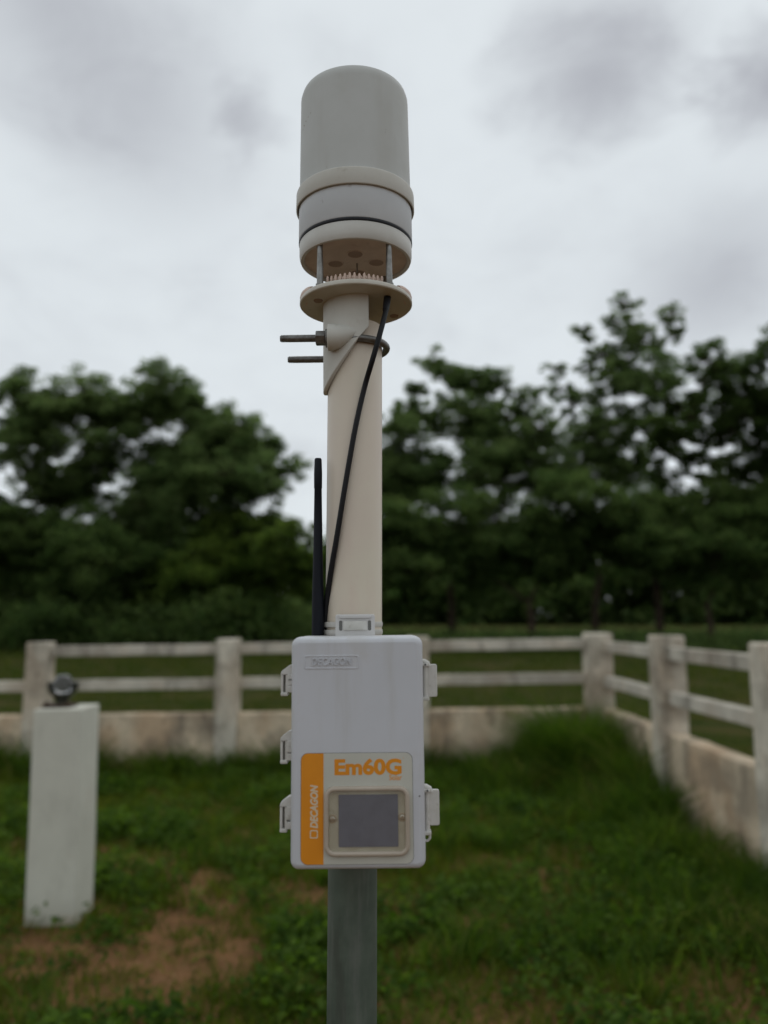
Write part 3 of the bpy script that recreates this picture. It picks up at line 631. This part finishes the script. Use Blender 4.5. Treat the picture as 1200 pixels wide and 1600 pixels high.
for sx in (-1, 1):
    bm = bmesh.new()
    pts_ = [(0.0515 * math.cos(rad(a)) * sx, 0.0515 * math.sin(rad(a)), 0.0066) for a in range(-34, 18, 4)]
    n_ = len(pts_); rr = [0.0022 + 0.0046 * math.sin(math.pi * (i + 0.6) / (n_ + 0.2)) ** 0.5 for i in range(n_)]
    tube(bm, pts_, rr, 12); smooth(obj('rim_lug', bm, M['peg'], sen), 60)
# four standoff posts
for (x, y, rb) in ((-0.0343, -0.040, 0.0028), (0.0343, -0.040, 0.0028), (-0.0305, 0.040, 0.0027), (0.0305, 0.040, 0.0027)):
    bm = bmesh.new(); lathe(bm, [(0, 0.005), (0.0044, 0.005), (0.0044, 0.0075), (0.0034, 0.0078), (0.0033, 0.012), (0.0027, 0.050), (0, 0.050)], 20, (x, y, 0))
    smooth(obj('standoff', bm, M['steel'], sen))
# lower housing
bm = bmesh.new()
lathe(bm, L((0.0535, 1.8735), (0.0540, 1.8712), (0.0555, 1.8704), (0.0572, 1.8710), (0.0583, 1.8735), (0.0587, 1.8770), (0.0588, 1.8880), (0.0580, 1.8890), (0.055, 1.8890)), 96)
smooth(obj('lower_housing', bm, M['housing'], sen))
bm = bmesh.new(); lathe(bm, L((0, 1.8738), (0.0536, 1.8738), (0.0536, 1.8755), (0, 1.8755)), 64)
und = smooth(obj('underside', bm, M['under'], sen))
for (x, y) in ((0.0, -0.016), (-0.0215, 0.006), (0.0215, 0.004), (0.001, 0.029)):
    bm = bmesh.new(); lathe(bm, [(0.0076, 0.0499), (0.0081, 0.0495), (0.0088, 0.0498), (0.0092, 0.0504)], 28, (x, y, 0)); smooth(obj('transducer_rim', bm, M['under'], und))
    bm = bmesh.new(); lathe(bm, [(0, 0.0501), (0.0078, 0.0499)], 24, (x, y, 0)); obj('transducer', bm, M['dimple'], und)
bm = bmesh.new(); rod(bm, (0.0012, 0.006, 0.0505), (0.0012, 0.006, 0.0400), 0.0008, 8); obj('temperature_pin', bm, M['steel'], sen)
bm = bmesh.new(); lathe(bm, L((0.0560, 1.8886), (0.0588, 1.8887), (0.0595, 1.8899), (0.0595, 1.8909), (0.0588, 1.8921), (0.0560, 1.8922)), 96); smooth(obj('seal_ring', bm, M['rubber'], sen))
bm = bmesh.new(); lathe(bm, L((0.0560, 1.8922), (0.0588, 1.8922), (0.0594, 1.8930), (0.0592, 1.9420), (0.056, 1.9420)), 96); smooth(obj('middle_band', bm, M['midband'], sen))
# dome: a funnel-topped cylinder
bm = bmesh.new()
pr = [(0.0594, 1.9350), (0.0604, 1.9345), (0.0606, 1.9262), (0.0611, 1.9256), (0.0618, 1.9258), (0.0622, 1.9266), (0.0620, 1.9424), (0.0617, 1.9434), (0.0608, 1.9441), (0.0588, 1.9446), (0.0583, 1.9455)]
lathe(bm, L(*pr), 96); smooth(obj('dome_collar', bm, M['collar'], sen), 50)
bm = bmesh.new()
pr = [(0.0584, 1.9455)] + [(0.0584 - 0.0012 * k / 6, 1.9455 + (2.0466 - 1.9455) * k / 6) for k in range(1, 7)]
pr += [(0.0570, 2.0508), (0.0554, 2.0562), (0.0548, 2.0571), (0.0532, 2.0578)]
pr += [(0.0490, 2.0579), (0.0470, 2.0574), (0.0462, 2.0540), (0.0455, 2.0440), (0.010, 2.0080), (0.0, 2.0080)]
lathe(bm, L(*pr), 96); dome = smooth(obj('dome', bm, M['dome'], sen), 35)
# worn print on the dome's left flank (illegible remains)
for k in range(5):
    a = rad(-158 + k * 4.6); z = 2.0085 - SZ + k * 0.0021
    bm = bmesh.new(); w2 = random.uniform(0.0005, 0.0012); h2 = random.uniform(0.0006, 0.0014)
    R_ = 0.0584 - 0.0012 * (2.0085 - 1.9455) / 0.1045 + 0.0001
    vs = []
    for q in range(7):
        an = 2 * math.pi * q / 7; rr = random.uniform(0.5, 1.1)
        vs.append(bm.verts.new((R_ * math.cos(a + w2 * rr * math.cos(an) / R_), R_ * math.sin(a + w2 * rr * math.cos(an) / R_), z + h2 * rr * math.sin(an))))
    bm.faces.new(vs); obj('worn_mark', bm, M['dimple'], dome)
# mounting sleeve: half tube with a diagonal lower edge
SL_R, SL_r = 0.0342, 0.0300
bm = bmesh.new(); cols = []
A0, A1, NS = -23, 203, 60
for i in range(NS + 1):
    ph = rad(A0 + (A1 - A0) * i / NS)
    def pt(r, z): return bm.verts.new((-r * math.sin(ph), -r * math.cos(ph), z))
    x = -SL_R * math.sin(ph); xr = SL_R * math.sin(rad(23))
    f = (xr - x) / (xr + SL_R); zb = (1.7905 + (1.7300 - 1.7905) * f ** 1.0) - SZ
    zt = 0.0003
    b0 = 0.0008
    cols.append([pt(SL_r, zt), pt(SL_R, zt), pt(SL_R, zb + b0), pt(SL_R - 0.0006, zb), pt(SL_r + 0.0004, zb - 0.0002), pt(SL_r, zb + b0)])
for a_, b_ in zip(cols, cols[1:]):
    for k in range(6): bm.faces.new((a_[k], b_[k], b_[(k + 1) % 6], a_[(k + 1) % 6]))
bm.faces.new(cols[0]); bm.faces.new(cols[-1][::-1])
bmesh.ops.recalc_face_normals(bm, faces=bm.faces[:])
slv = smooth(obj('mounting_sleeve', bm, M['collar'], sen), 35)
UZ = 1.7788 - SZ
for sy in (-1, 1):
    bm = bmesh.new(); n = 32; rows = []
    for (x, r, dz_, yo) in ((-0.02762, 0.0, 0, 0), (-0.0275, 0.0122, 0, 0), (-0.0270, 0.0132, 0, 0), (-0.0250, 0.0134, 0, 0), (-0.0180, 0.0120, 0.0010, 0), (-0.010, 0.0088, 0.0032, 0.0008), (-0.003, 0.0056, 0.0054, 0.002), (0.003, 0.0024, 0.0072, 0.003), (0.0045, 0.0005, 0.0076, 0.004)):
        rows.append((x, r, dz_, yo))
    tube(bm, [(x, sy * (0.0325 - yo), UZ + dz_) for x, r, dz_, yo in rows], [max(r, 0.0004) for x, r, dz_, yo in rows], n)
    smooth(obj('boss', bm, M['collar'], slv), 40)
# u bolt
bm = bmesh.new()
UF = -0.0308
up = [(-0.0748, UF, UZ)] + [(-0.0748 + 0.0748 * k / 8, UF, UZ) for k in range(1, 9)]
for k in range(1, 16):
    a = rad(-90 + 180 * k / 16); up.append((0.0312 * math.cos(a), (0.034 + UF) / 2 + (0.034 - UF) / 2 * math.sin(a), UZ))
up += [(-0.0748 * k / 8, 0.034, UZ) for k in range(0, 9)]
rr = [0.0030] + [0.0036] * (len(up) - 2) + [0.0030]
tube(bm, up, rr, 14); ub = smooth(obj('u_bolt', bm, M['ubolt'], sen), 40)
for sy in (-1, 1):
    bm = bmesh.new()
    for k in range(24):      # thread ridges on the free end
        x = -0.0735 + k * 0.0014; ly_ = UF if sy < 0 else 0.034
        tube(bm, [(x, ly_, UZ), (x + 0.0004, ly_, UZ), (x + 0.0008, ly_, UZ)], [0.0035, 0.0038, 0.0035], 14, caps=False)
    smooth(obj('thread', bm, M['ubolt'], ub), 60)
    if sy > 0: continue
    bm = bmesh.new()
    tube(bm, [(-0.0394, UF, UZ), (-0.0386, UF, UZ), (-0.0304, UF, UZ), (-0.0297, UF, UZ)], [0.0066, 0.0074, 0.0074, 0.0066], 6); obj('nut', bm, M['ubolt'], ub)
    bm = bmesh.new(); rod(bm, (-0.0297, UF, UZ), (-0.0276, UF, UZ), 0.0092, 24, 0.0004); obj('washer', bm, M['ubolt'], ub)

# ------------------------------------------------------------------ cable
def catmull(P, n=8):
    P = [Vector(p) for p in P]; P = [2 * P[0] - P[1]] + P + [2 * P[-1] - P[-2]]; o_ = []
    for i in range(1, len(P) - 2):
        p0, p1, p2, p3 = P[i - 1:i + 3]
        for k in range(n):
            u = k / n; o_.append(0.5 * ((2 * p1) + (p2 - p0) * u + (2 * p0 - 5 * p1 + 4 * p2 - p3) * u * u + (3 * p1 - p0 - 3 * p2 + p3) * u ** 3))
    return o_ + [P[-2]]
cp = [(0.0034, 0.775, 1.8225), (0.0030, 0.771, 1.815), (0.0013, 0.762, 1.8015), (-0.0044, 0.755, 1.7763), (-0.0112, 0.7575, 1.7523), (-0.019, 0.7692, 1.7288), (-0.0282, 0.7685, 1.6862), (-0.0373, 0.7690, 1.6323), (-0.0452, 0.7727, 1.5827), (-0.0521, 0.7795, 1.5429), (-0.0568, 0.7895, 1.5061), (-0.0590, 0.7960, 1.470), (-0.0600, 0.796, 1.42), (-0.050, 0.782, 1.37)]
bm = bmesh.new(); path = catmull(cp); tube(bm, path, 0.0027, 12)
cab = smooth(obj('sensor_cable', bm, M['cable']), 60)
tag(cab, 'black cable running down the cream pole from the sensor to the box', 'cable')
bm = bmesh.new(); q0, q1 = Vector(cp[0]), Vector(cp[2]); tube(bm, [q0 + Vector((0, 0, .0006)), q0.lerp(q1, 0.35), q0.lerp(q1, 0.8)], [0.0038, 0.0037, 0.0032], 14)
smooth(obj('cable_gland', bm, M['rubber'], cab), 50)

# ------------------------------------------------------------------ data logger box
BX, BZ = -0.0228, 1.3890
log = thing('data_logger', 'pale grey logger box with an orange striped sticker and small solar panel', 'data logger', (BX, 0.71, BZ))
log.rotation_euler = (0, rad(-0.55), 0)
LW, LH = 0.1148, 0.1945
bm = bmesh.new()
slab(bm, 0, 0, LW, LH, 0.0075, [(0.0008, 0.030), (0, 0.0285), (0, 0.0070), (0.0004, 0.0042), (0.0014, 0.0020), (0.0030, 0.0006), (0.0052, 0.0)], 8)
lid = smooth(obj('lid', bm, M['lid'], log), 60)
for f in lid.data.polygons:
    if len(f.vertices) > 4: f.use_smooth = False
bm = bmesh.new(); slab(bm, 0.0, 0.001, LW - 0.003, LH - 0.002, 0.007, [(0, 0.0605), (0, 0.0312)], 8); obj('case', bm, M['case'], log)
bm = bmesh.new(); slab(bm, 0.0, 0.0004, LW - 0.0016, LH - 0.0002, 0.007, [(0.0006, 0.0312), (0.0006, 0.0300)], 8); obj('gasket', bm, M['rubber'], log)
# lettering helper
def text(name, body, mtl, parent, loc, w, hgt, ext=0.00015, bold=0.0, shear=0.0, rz=0.0, spacing=1.0):
    cu = bpy.data.curves.new(name, 'FONT'); cu.body = body; cu.size = 1; cu.extrude = 0; cu.offset = bold; cu.shear = shear
    cu.align_x = 'LEFT'; cu.space_character = spacing; cu.resolution_u = 4
    o = bpy.data.objects.new('tmp_text', cu); C.objects.link(o)
    dg = bpy.context.evaluated_depsgraph_get(); me = bpy.data.meshes.new_from_object(o.evaluated_get(dg))
    bpy.data.objects.remove(o); bpy.data.curves.remove(cu)
    co = np.zeros(len(me.vertices) * 3); me.vertices.foreach_get('co', co); co = co.reshape(-1, 3)
    lo, hi = co.min(0), co.max(0); u = (co[:, 0] - lo[0]) / (hi[0] - lo[0]) * w; v = (co[:, 1] - lo[1]) / (hi[1] - lo[1]) * hgt
    if rz: x, z = loc[0] - v, loc[2] + u          # reads upward
    else: x, z = loc[0] + u, loc[2] + v
    me.vertices.foreach_set('co', np.stack([x, np.full_like(x, loc[1]), z], 1).ravel())
    bm = bmesh.new(); bm.from_mesh(me); bpy.data.meshes.remove(me)
    if ext:
        r = bmesh.ops.extrude_face_region(bm, geom=bm.faces[:])
        for g in r['geom']:
            if isinstance(g, bmesh.types.BMVert): g.co.y -= ext
    for f in bm.faces: f.smooth = False
    bmesh.ops.recalc_face_normals(bm, faces=bm.faces[:])
    return obj(name, bm, mtl, parent)
def bl(x, z): return (x - BX, z - BZ)          # world to box coordinates
# embossed name plate
bm = bmesh.new(); ex, ez = bl(-0.0450, 1.4645); ring_slab(bm, ex, ez, 0.0475, 0.0117, 0.0016, 0.0011, 0.0003, -0.0005, 0.0003, 5)
emb = smooth(obj('name_border', bm, M['lid'], lid), 40)
x, z = bl(-0.0618, 1.4617); text('name_lettering', 'DECAGON', M['lid'], lid, (x, 0.0002, z), 0.0345, 0.0064, 0.0013, 0.0, 0.12, spacing=1.15)
# sticker
sx0, sx1, sz0, sz1 = -0.0709, 0.0240, 1.2970, 1.3877
cx, cz = bl((sx0 + sx1) / 2, (sz0 + sz1) / 2); sw, sh = sx1 - sx0, sz1 - sz0
bm = bmesh.new(); slab(bm, cx, cz, sw + 0.0007, sh + 0.0007, 0.0062, [(0, 0.0002), (0, -0.00015)], 8); obj('sticker_border', bm, M['edge'], lid)
bm = bmesh.new(); slab(bm, cx, cz, sw, sh, 0.0060, [(0, 0.0001), (0, -0.0003)], 8); stk = obj('sticker', bm, M['cream'], lid)
# orange stripe follows the rounded left corners
xl, xr_ = bl(sx0, 0)[0], bl(-0.0518, 0)[0]; zl, zh = bl(0, sz0)[1], bl(0, sz1)[1]; r_ = 0.0060
bm = bmesh.new(); outl = [(xr_, zl), (xr_, zh)]
for k in range(9):
    a = rad(90 + 90 * k / 8); outl.append((xl + r_ + r_ * math.cos(a), zh - r_ + r_ * math.sin(a)))
for k in range(9):
    a = rad(180 + 90 * k / 8); outl.append((xl + r_ + r_ * math.cos(a), zl + r_ + r_ * math.sin(a)))
f = bm.faces.new([bm.verts.new((x, -0.00045, z)) for x, z in outl])
r = bmesh.ops.extrude_face_region(bm, geom=[f])
for g in r['geom']:
    if isinstance(g, bmesh.types.BMVert): g.co.y = 0.0
bmesh.ops.recalc_face_normals(bm, faces=bm.faces[:]); obj('orange_stripe', bm, M['orange'], lid)
x, z = bl(-0.0424, 1.3694); text('model_lettering', 'Em60G', M['orange'], lid, (x, -0.00032, z), 0.0573, 0.0138, 0.0001, 0.042)
x, z = bl(0.0043, 1.3650); text('solar_lettering', 'Solar', M['orange'], lid, (x, -0.00032, z), 0.0108, 0.0046, 0.0001, 0.006)
x, z = bl(0.0160, 1.3828); text('trade_dot', '.', M['orange'], lid, (x, -0.00032, z), 0.0007, 0.0007, 0.0001)
x, z = bl(-0.0564, 1.3263); text('stripe_lettering', 'DECAGON', M['stripe_text'], lid, (x, -0.00047, z), 0.0355, 0.0068, 0.0001, 0.045, 0.2, rz=1)
bm = bmesh.new(); x, z = bl(-0.0599, 1.3215)
P8 = [(-.0034, -.0026), (-.0026, -.0034), (.0026, -.0034), (.0034, -.0026), (.0034, .0026), (.0026, .0034), (-.0026, .0034), (-.0034, .0026)]
o_ = [bm.verts.new((x + a * 1.0, -0.00055, z + b_ * 1.0)) for a, b_ in P8]; i_ = [bm.verts.new((x + a * 0.72, -0.00055, z + b_ * 0.72)) for a, b_ in P8]
for k in range(8): bm.faces.new((o_[k], o_[(k + 1) % 8], i_[(k + 1) % 8], i_[k]))
obj('stripe_logo', bm, M['stripe_text'], lid)
# solar panel
cx, cz = bl(-0.0149, 1.3322)
bm = bmesh.new(); slab(bm, cx, cz, 0.0700, 0.0520, 0.0075, [(0, 0.0), (0, -0.0016)], 8); pan = obj('solar_panel', bm, M['panelbase'], log)
bm = bmesh.new(); ring_slab(bm, cx, cz, 0.0724, 0.0568, 0.0090, 0.0040, 0.0, -0.0046, 0.0014, 8); smooth(obj('panel_frame', bm, M['panelframe'], pan), 60)
qx_, qz_ = bl(-0.0137, 1.3326)
bm = bmesh.new(); slab(bm, qx_, qz_, 0.0502, 0.0424, 0.0005, [(0, -0.0014), (0, -0.0026)], 2); obj('solar_cell', bm, M['cell'], pan)
for (ux, uz) in ((-0.0440, 1.3340), (0.0150, 1.3350)):
    x, z = bl(ux, uz)
    bm = bmesh.new(); rod(bm, (x, -0.0014, z), (x, -0.0032, z), 0.0021, 18, 0.0006); obj('screw', bm, M['bright_steel'], pan)
    bm = bmesh.new(); tube(bm, [(x, -0.00165, z), (x, -0.0020, z)], [0.0038, 0.0034], 24); obj('screw_well', bm, M['panelframe'], pan)
bm = bmesh.new(); slab(bm, cx, cz, 0.0655, 0.0475, 0.0055, [(0, -0.0036), (0, -0.0041)], 8); obj('clear_cover', bm, M['clear'], pan)
bm = bmesh.new(); x, z = bl(0.0299, 1.3516); tube(bm, [(x, 0.0004, z), (x, -0.0002, z)], 0.0007, 10); obj('lid_dot', bm, M['edge'], lid)
# latches on the right side
def latch(z1, z0, lower):
    root = None
    x0 = LW / 2; zc = (z0 + z1) / 2; hh = z1 - z0
    bm = bmesh.new(); slab(bm, x0 + 0.0085, zc, 0.0092, hh, 0.0016, [(0.0004, 0.0205), (0, 0.0200), (0, 0.0172), (0.0004, 0.0166)], 5)
    lt = smooth(obj('latch', bm, M['hinge'], log), 40)
    bm = bmesh.new(); rod(bm, (x0 + 0.0026, 0.0170, z1 - 0.0015), (x0 + 0.0026, 0.0170, z0 - (0.006 if lower else 0.002)), 0.0021, 16); smooth(obj('latch_barrel', bm, M['hinge'], lt))
    bm = bmesh.new()
    for v_ in ((-0.0006, 0.0052), (0.0, 0.0042)): pass
    tube(bm, [(x0 - 0.002, 0.0175, z1 + 0.0022), (x0 + 0.0015, 0.0172, z1 + 0.0020), (x0 + 0.0046, 0.0172, z1 + 0.0004), (x0 + 0.0062, 0.0172, z1 - 0.0022)], [0.0026, 0.0029, 0.0028, 0.0017], 14)
    smooth(obj('latch_cap', bm, M['hinge'], lt), 60)
    bm = bmesh.new(); box(bm, (x0 - 0.001, 0.0125, z1 - 0.0018), (x0 + 0.0050, 0.0215, z1 + 0.0008), 0.0008); obj('latch_ear', bm, M['hinge'], lt)
    ze = z0 - (0.0060 if lower else 0.0016)
    bm = bmesh.new(); box(bm, (x0 - 0.001, 0.0125, ze - 0.0012), (x0 + 0.0056, 0.0215, ze + 0.0020), 0.0008); obj('latch_ear', bm, M['hinge'], lt)
    if lower:
        bm = bmesh.new(); pts_ = [(x0 + 0.0018 + 0.0030 * math.cos(rad(a)), 0.022, ze - 0.0040 + 0.0040 * math.sin(rad(a))) for a in range(0, 361, 20)]
        tube(bm, pts_, 0.0011, 10, caps=False); smooth(obj('lock_eye', bm, M['hinge'], lt))
    bm = bmesh.new(); rod(bm, (x0 + 0.0026, 0.0124, z1 + 0.0), (x0 + 0.0026, 0.0118, z1 + 0.0), 0.0008, 10); obj('latch_pin', bm, M['rubber'], lt)
latch(1.4610 - BZ, 1.4325 - BZ, False)
latch(1.3535 - BZ, 1.3235 - BZ, True)
# hinges on the left side
def hinge(z1, z0):
    x0 = -LW / 2; xo = x0 - 0.0108
    bm = bmesh.new()
    prof_ = [(x0 + 0.001, z1 + 0.0032), (x0 - 0.0030, z1 + 0.0026), (xo + 0.0010, z1 - 0.0024), (xo, z1 - 0.0040), (xo, z1 - 0.0062), (x0 + 0.001, z1 - 0.0056)]
    vs = [bm.verts.new((x, 0.0150, z)) for x, z in prof_]; f = bm.faces.new(vs)
    r = bmesh.ops.extrude_face_region(bm, geom=[f])
    for g in r['geom']:
        if isinstance(g, bmesh.types.BMVert): g.co.y = 0.0245
    bmesh.ops.bevel(bm, geom=bm.edges[:], offset=0.0006, segments=2, affect='EDGES'); bmesh.ops.recalc_face_normals(bm, faces=bm.faces[:])
    hg = smooth(obj('hinge', bm, M['hinge'], log), 40)
    bm = bmesh.new(); box(bm, (xo, 0.0150, z0), (xo + 0.0066, 0.0245, z0 + 0.0034), 0.0010); obj('hinge_foot', bm, M['hinge'], hg)
    for xa, xb in ((xo + 0.0002, xo + 0.0024), (xo + 0.0044, xo + 0.0064)):
        bm = bmesh.new(); box(bm, (xa, 0.0156, z0 + 0.0030), (xb, 0.0220, z1 - 0.0050), 0.0005); obj('hinge_bar', bm, M['hinge'], hg)
    bm = bmesh.new(); rod(bm, (xo + 0.0035, 0.0196, z0 + 0.0008), (xo + 0.0035, 0.0196, z1 - 0.0040), 0.0013, 12); obj('hinge_pin', bm, M['hinge_dark'], hg)
    for zz2 in (z0 + 0.0030, (z0 + z1) / 2 - 0.0030, z1 - 0.0115):
        bm = bmesh.new(); box(bm, (xo + 0.0062, 0.0140, zz2), (x0 + 0.001, 0.0235, zz2 + 0.0062), 0.0008); obj('hinge_knuckle', bm, M['hinge'], hg)
for z1, z0 in ((1.4590, 1.4345), (1.4020, 1.3765), (1.3465, 1.3190)): hinge(z1 - BZ, z0 - BZ)
# mounting tab above the box, strapped to the pole
tx, tz = bl(-0.0262, 1.4925)
bm = bmesh.new(); slab(bm, tx, tz, 0.0372, 0.0270, 0.0022, [(0, 0.0600), (0, 0.0555), (0.0006, 0.0549)], 6); tab = smooth(obj('mounting_tab', bm, M['case'], log), 40)
bm = bmesh.new(); slab(bm, tx, tz + 0.0112, 0.0300, 0.0026, 0.0010, [(0, 0.0552), (0, 0.0532), (0.0004, 0.0528)], 4); obj('tab_lip', bm, M['case'], tab)
for sx in (-0.0136, 0.0136):
    bm = bmesh.new(); slab(bm, tx + sx, tz + 0.0030, 0.0030, 0.0094, 0.0012, [(0, 0.0556), (0, 0.05475)], 5); obj('tab_slot', bm, M['edge'], tab)
bm = bmesh.new(); slab(bm, tx, tz + 0.0030, 0.0230, 0.0096, 0.0008, [(0, 0.0556), (0.0004, 0.0538), (0.0010, 0.0534)], 4); smooth(obj('tab_pad', bm, M['hinge'], tab), 40)
bm = bmesh.new()
for zz2 in (-0.0035, 0.0040):
    lathe(bm, [(0.0276, -0.0026), (0.0292, -0.0024), (0.0296, 0), (0.0292, 0.0024), (0.0276, 0.0026)], 64, (PX - BX, PY - 0.71, tz + zz2))
smooth(obj('pole_strap', bm, M['hinge'], log), 50)
# antenna on the box
ax, ay = -0.0630 - BX, 0.060
bm = bmesh.new(); a0 = 1.4850 - BZ
lathe(bm, [(0, a0), (0.0060, a0), (0.0056, a0 + 0.040), (0.0046, a0 + 0.085), (0.0042, a0 + 0.110), (0.0037, a0 + 0.145), (0.0040, a0 + 0.1455), (0.0041, a0 + 0.160), (0.0036, a0 + 0.174), (0.0030, a0 + 0.1755), (0, a0 + 0.176)], 28, (ax, ay + 0.016, 0))
smooth(obj('antenna', bm, M['antenna'], log), 50)
bm = bmesh.new(); rod(bm, (ax, ay + 0.016, a0 - 0.006), (ax, ay + 0.016, a0 + 0.0016), 0.0058, 20, 0.0006)
bm2 = bm; box(bm2, (ax - 0.009, ay - 0.001, a0 - 0.012), (ax + 0.009, ay + 0.026, a0 - 0.0055), 0.0010); smooth(obj('antenna_base', bm2, M['brass'], log), 40)
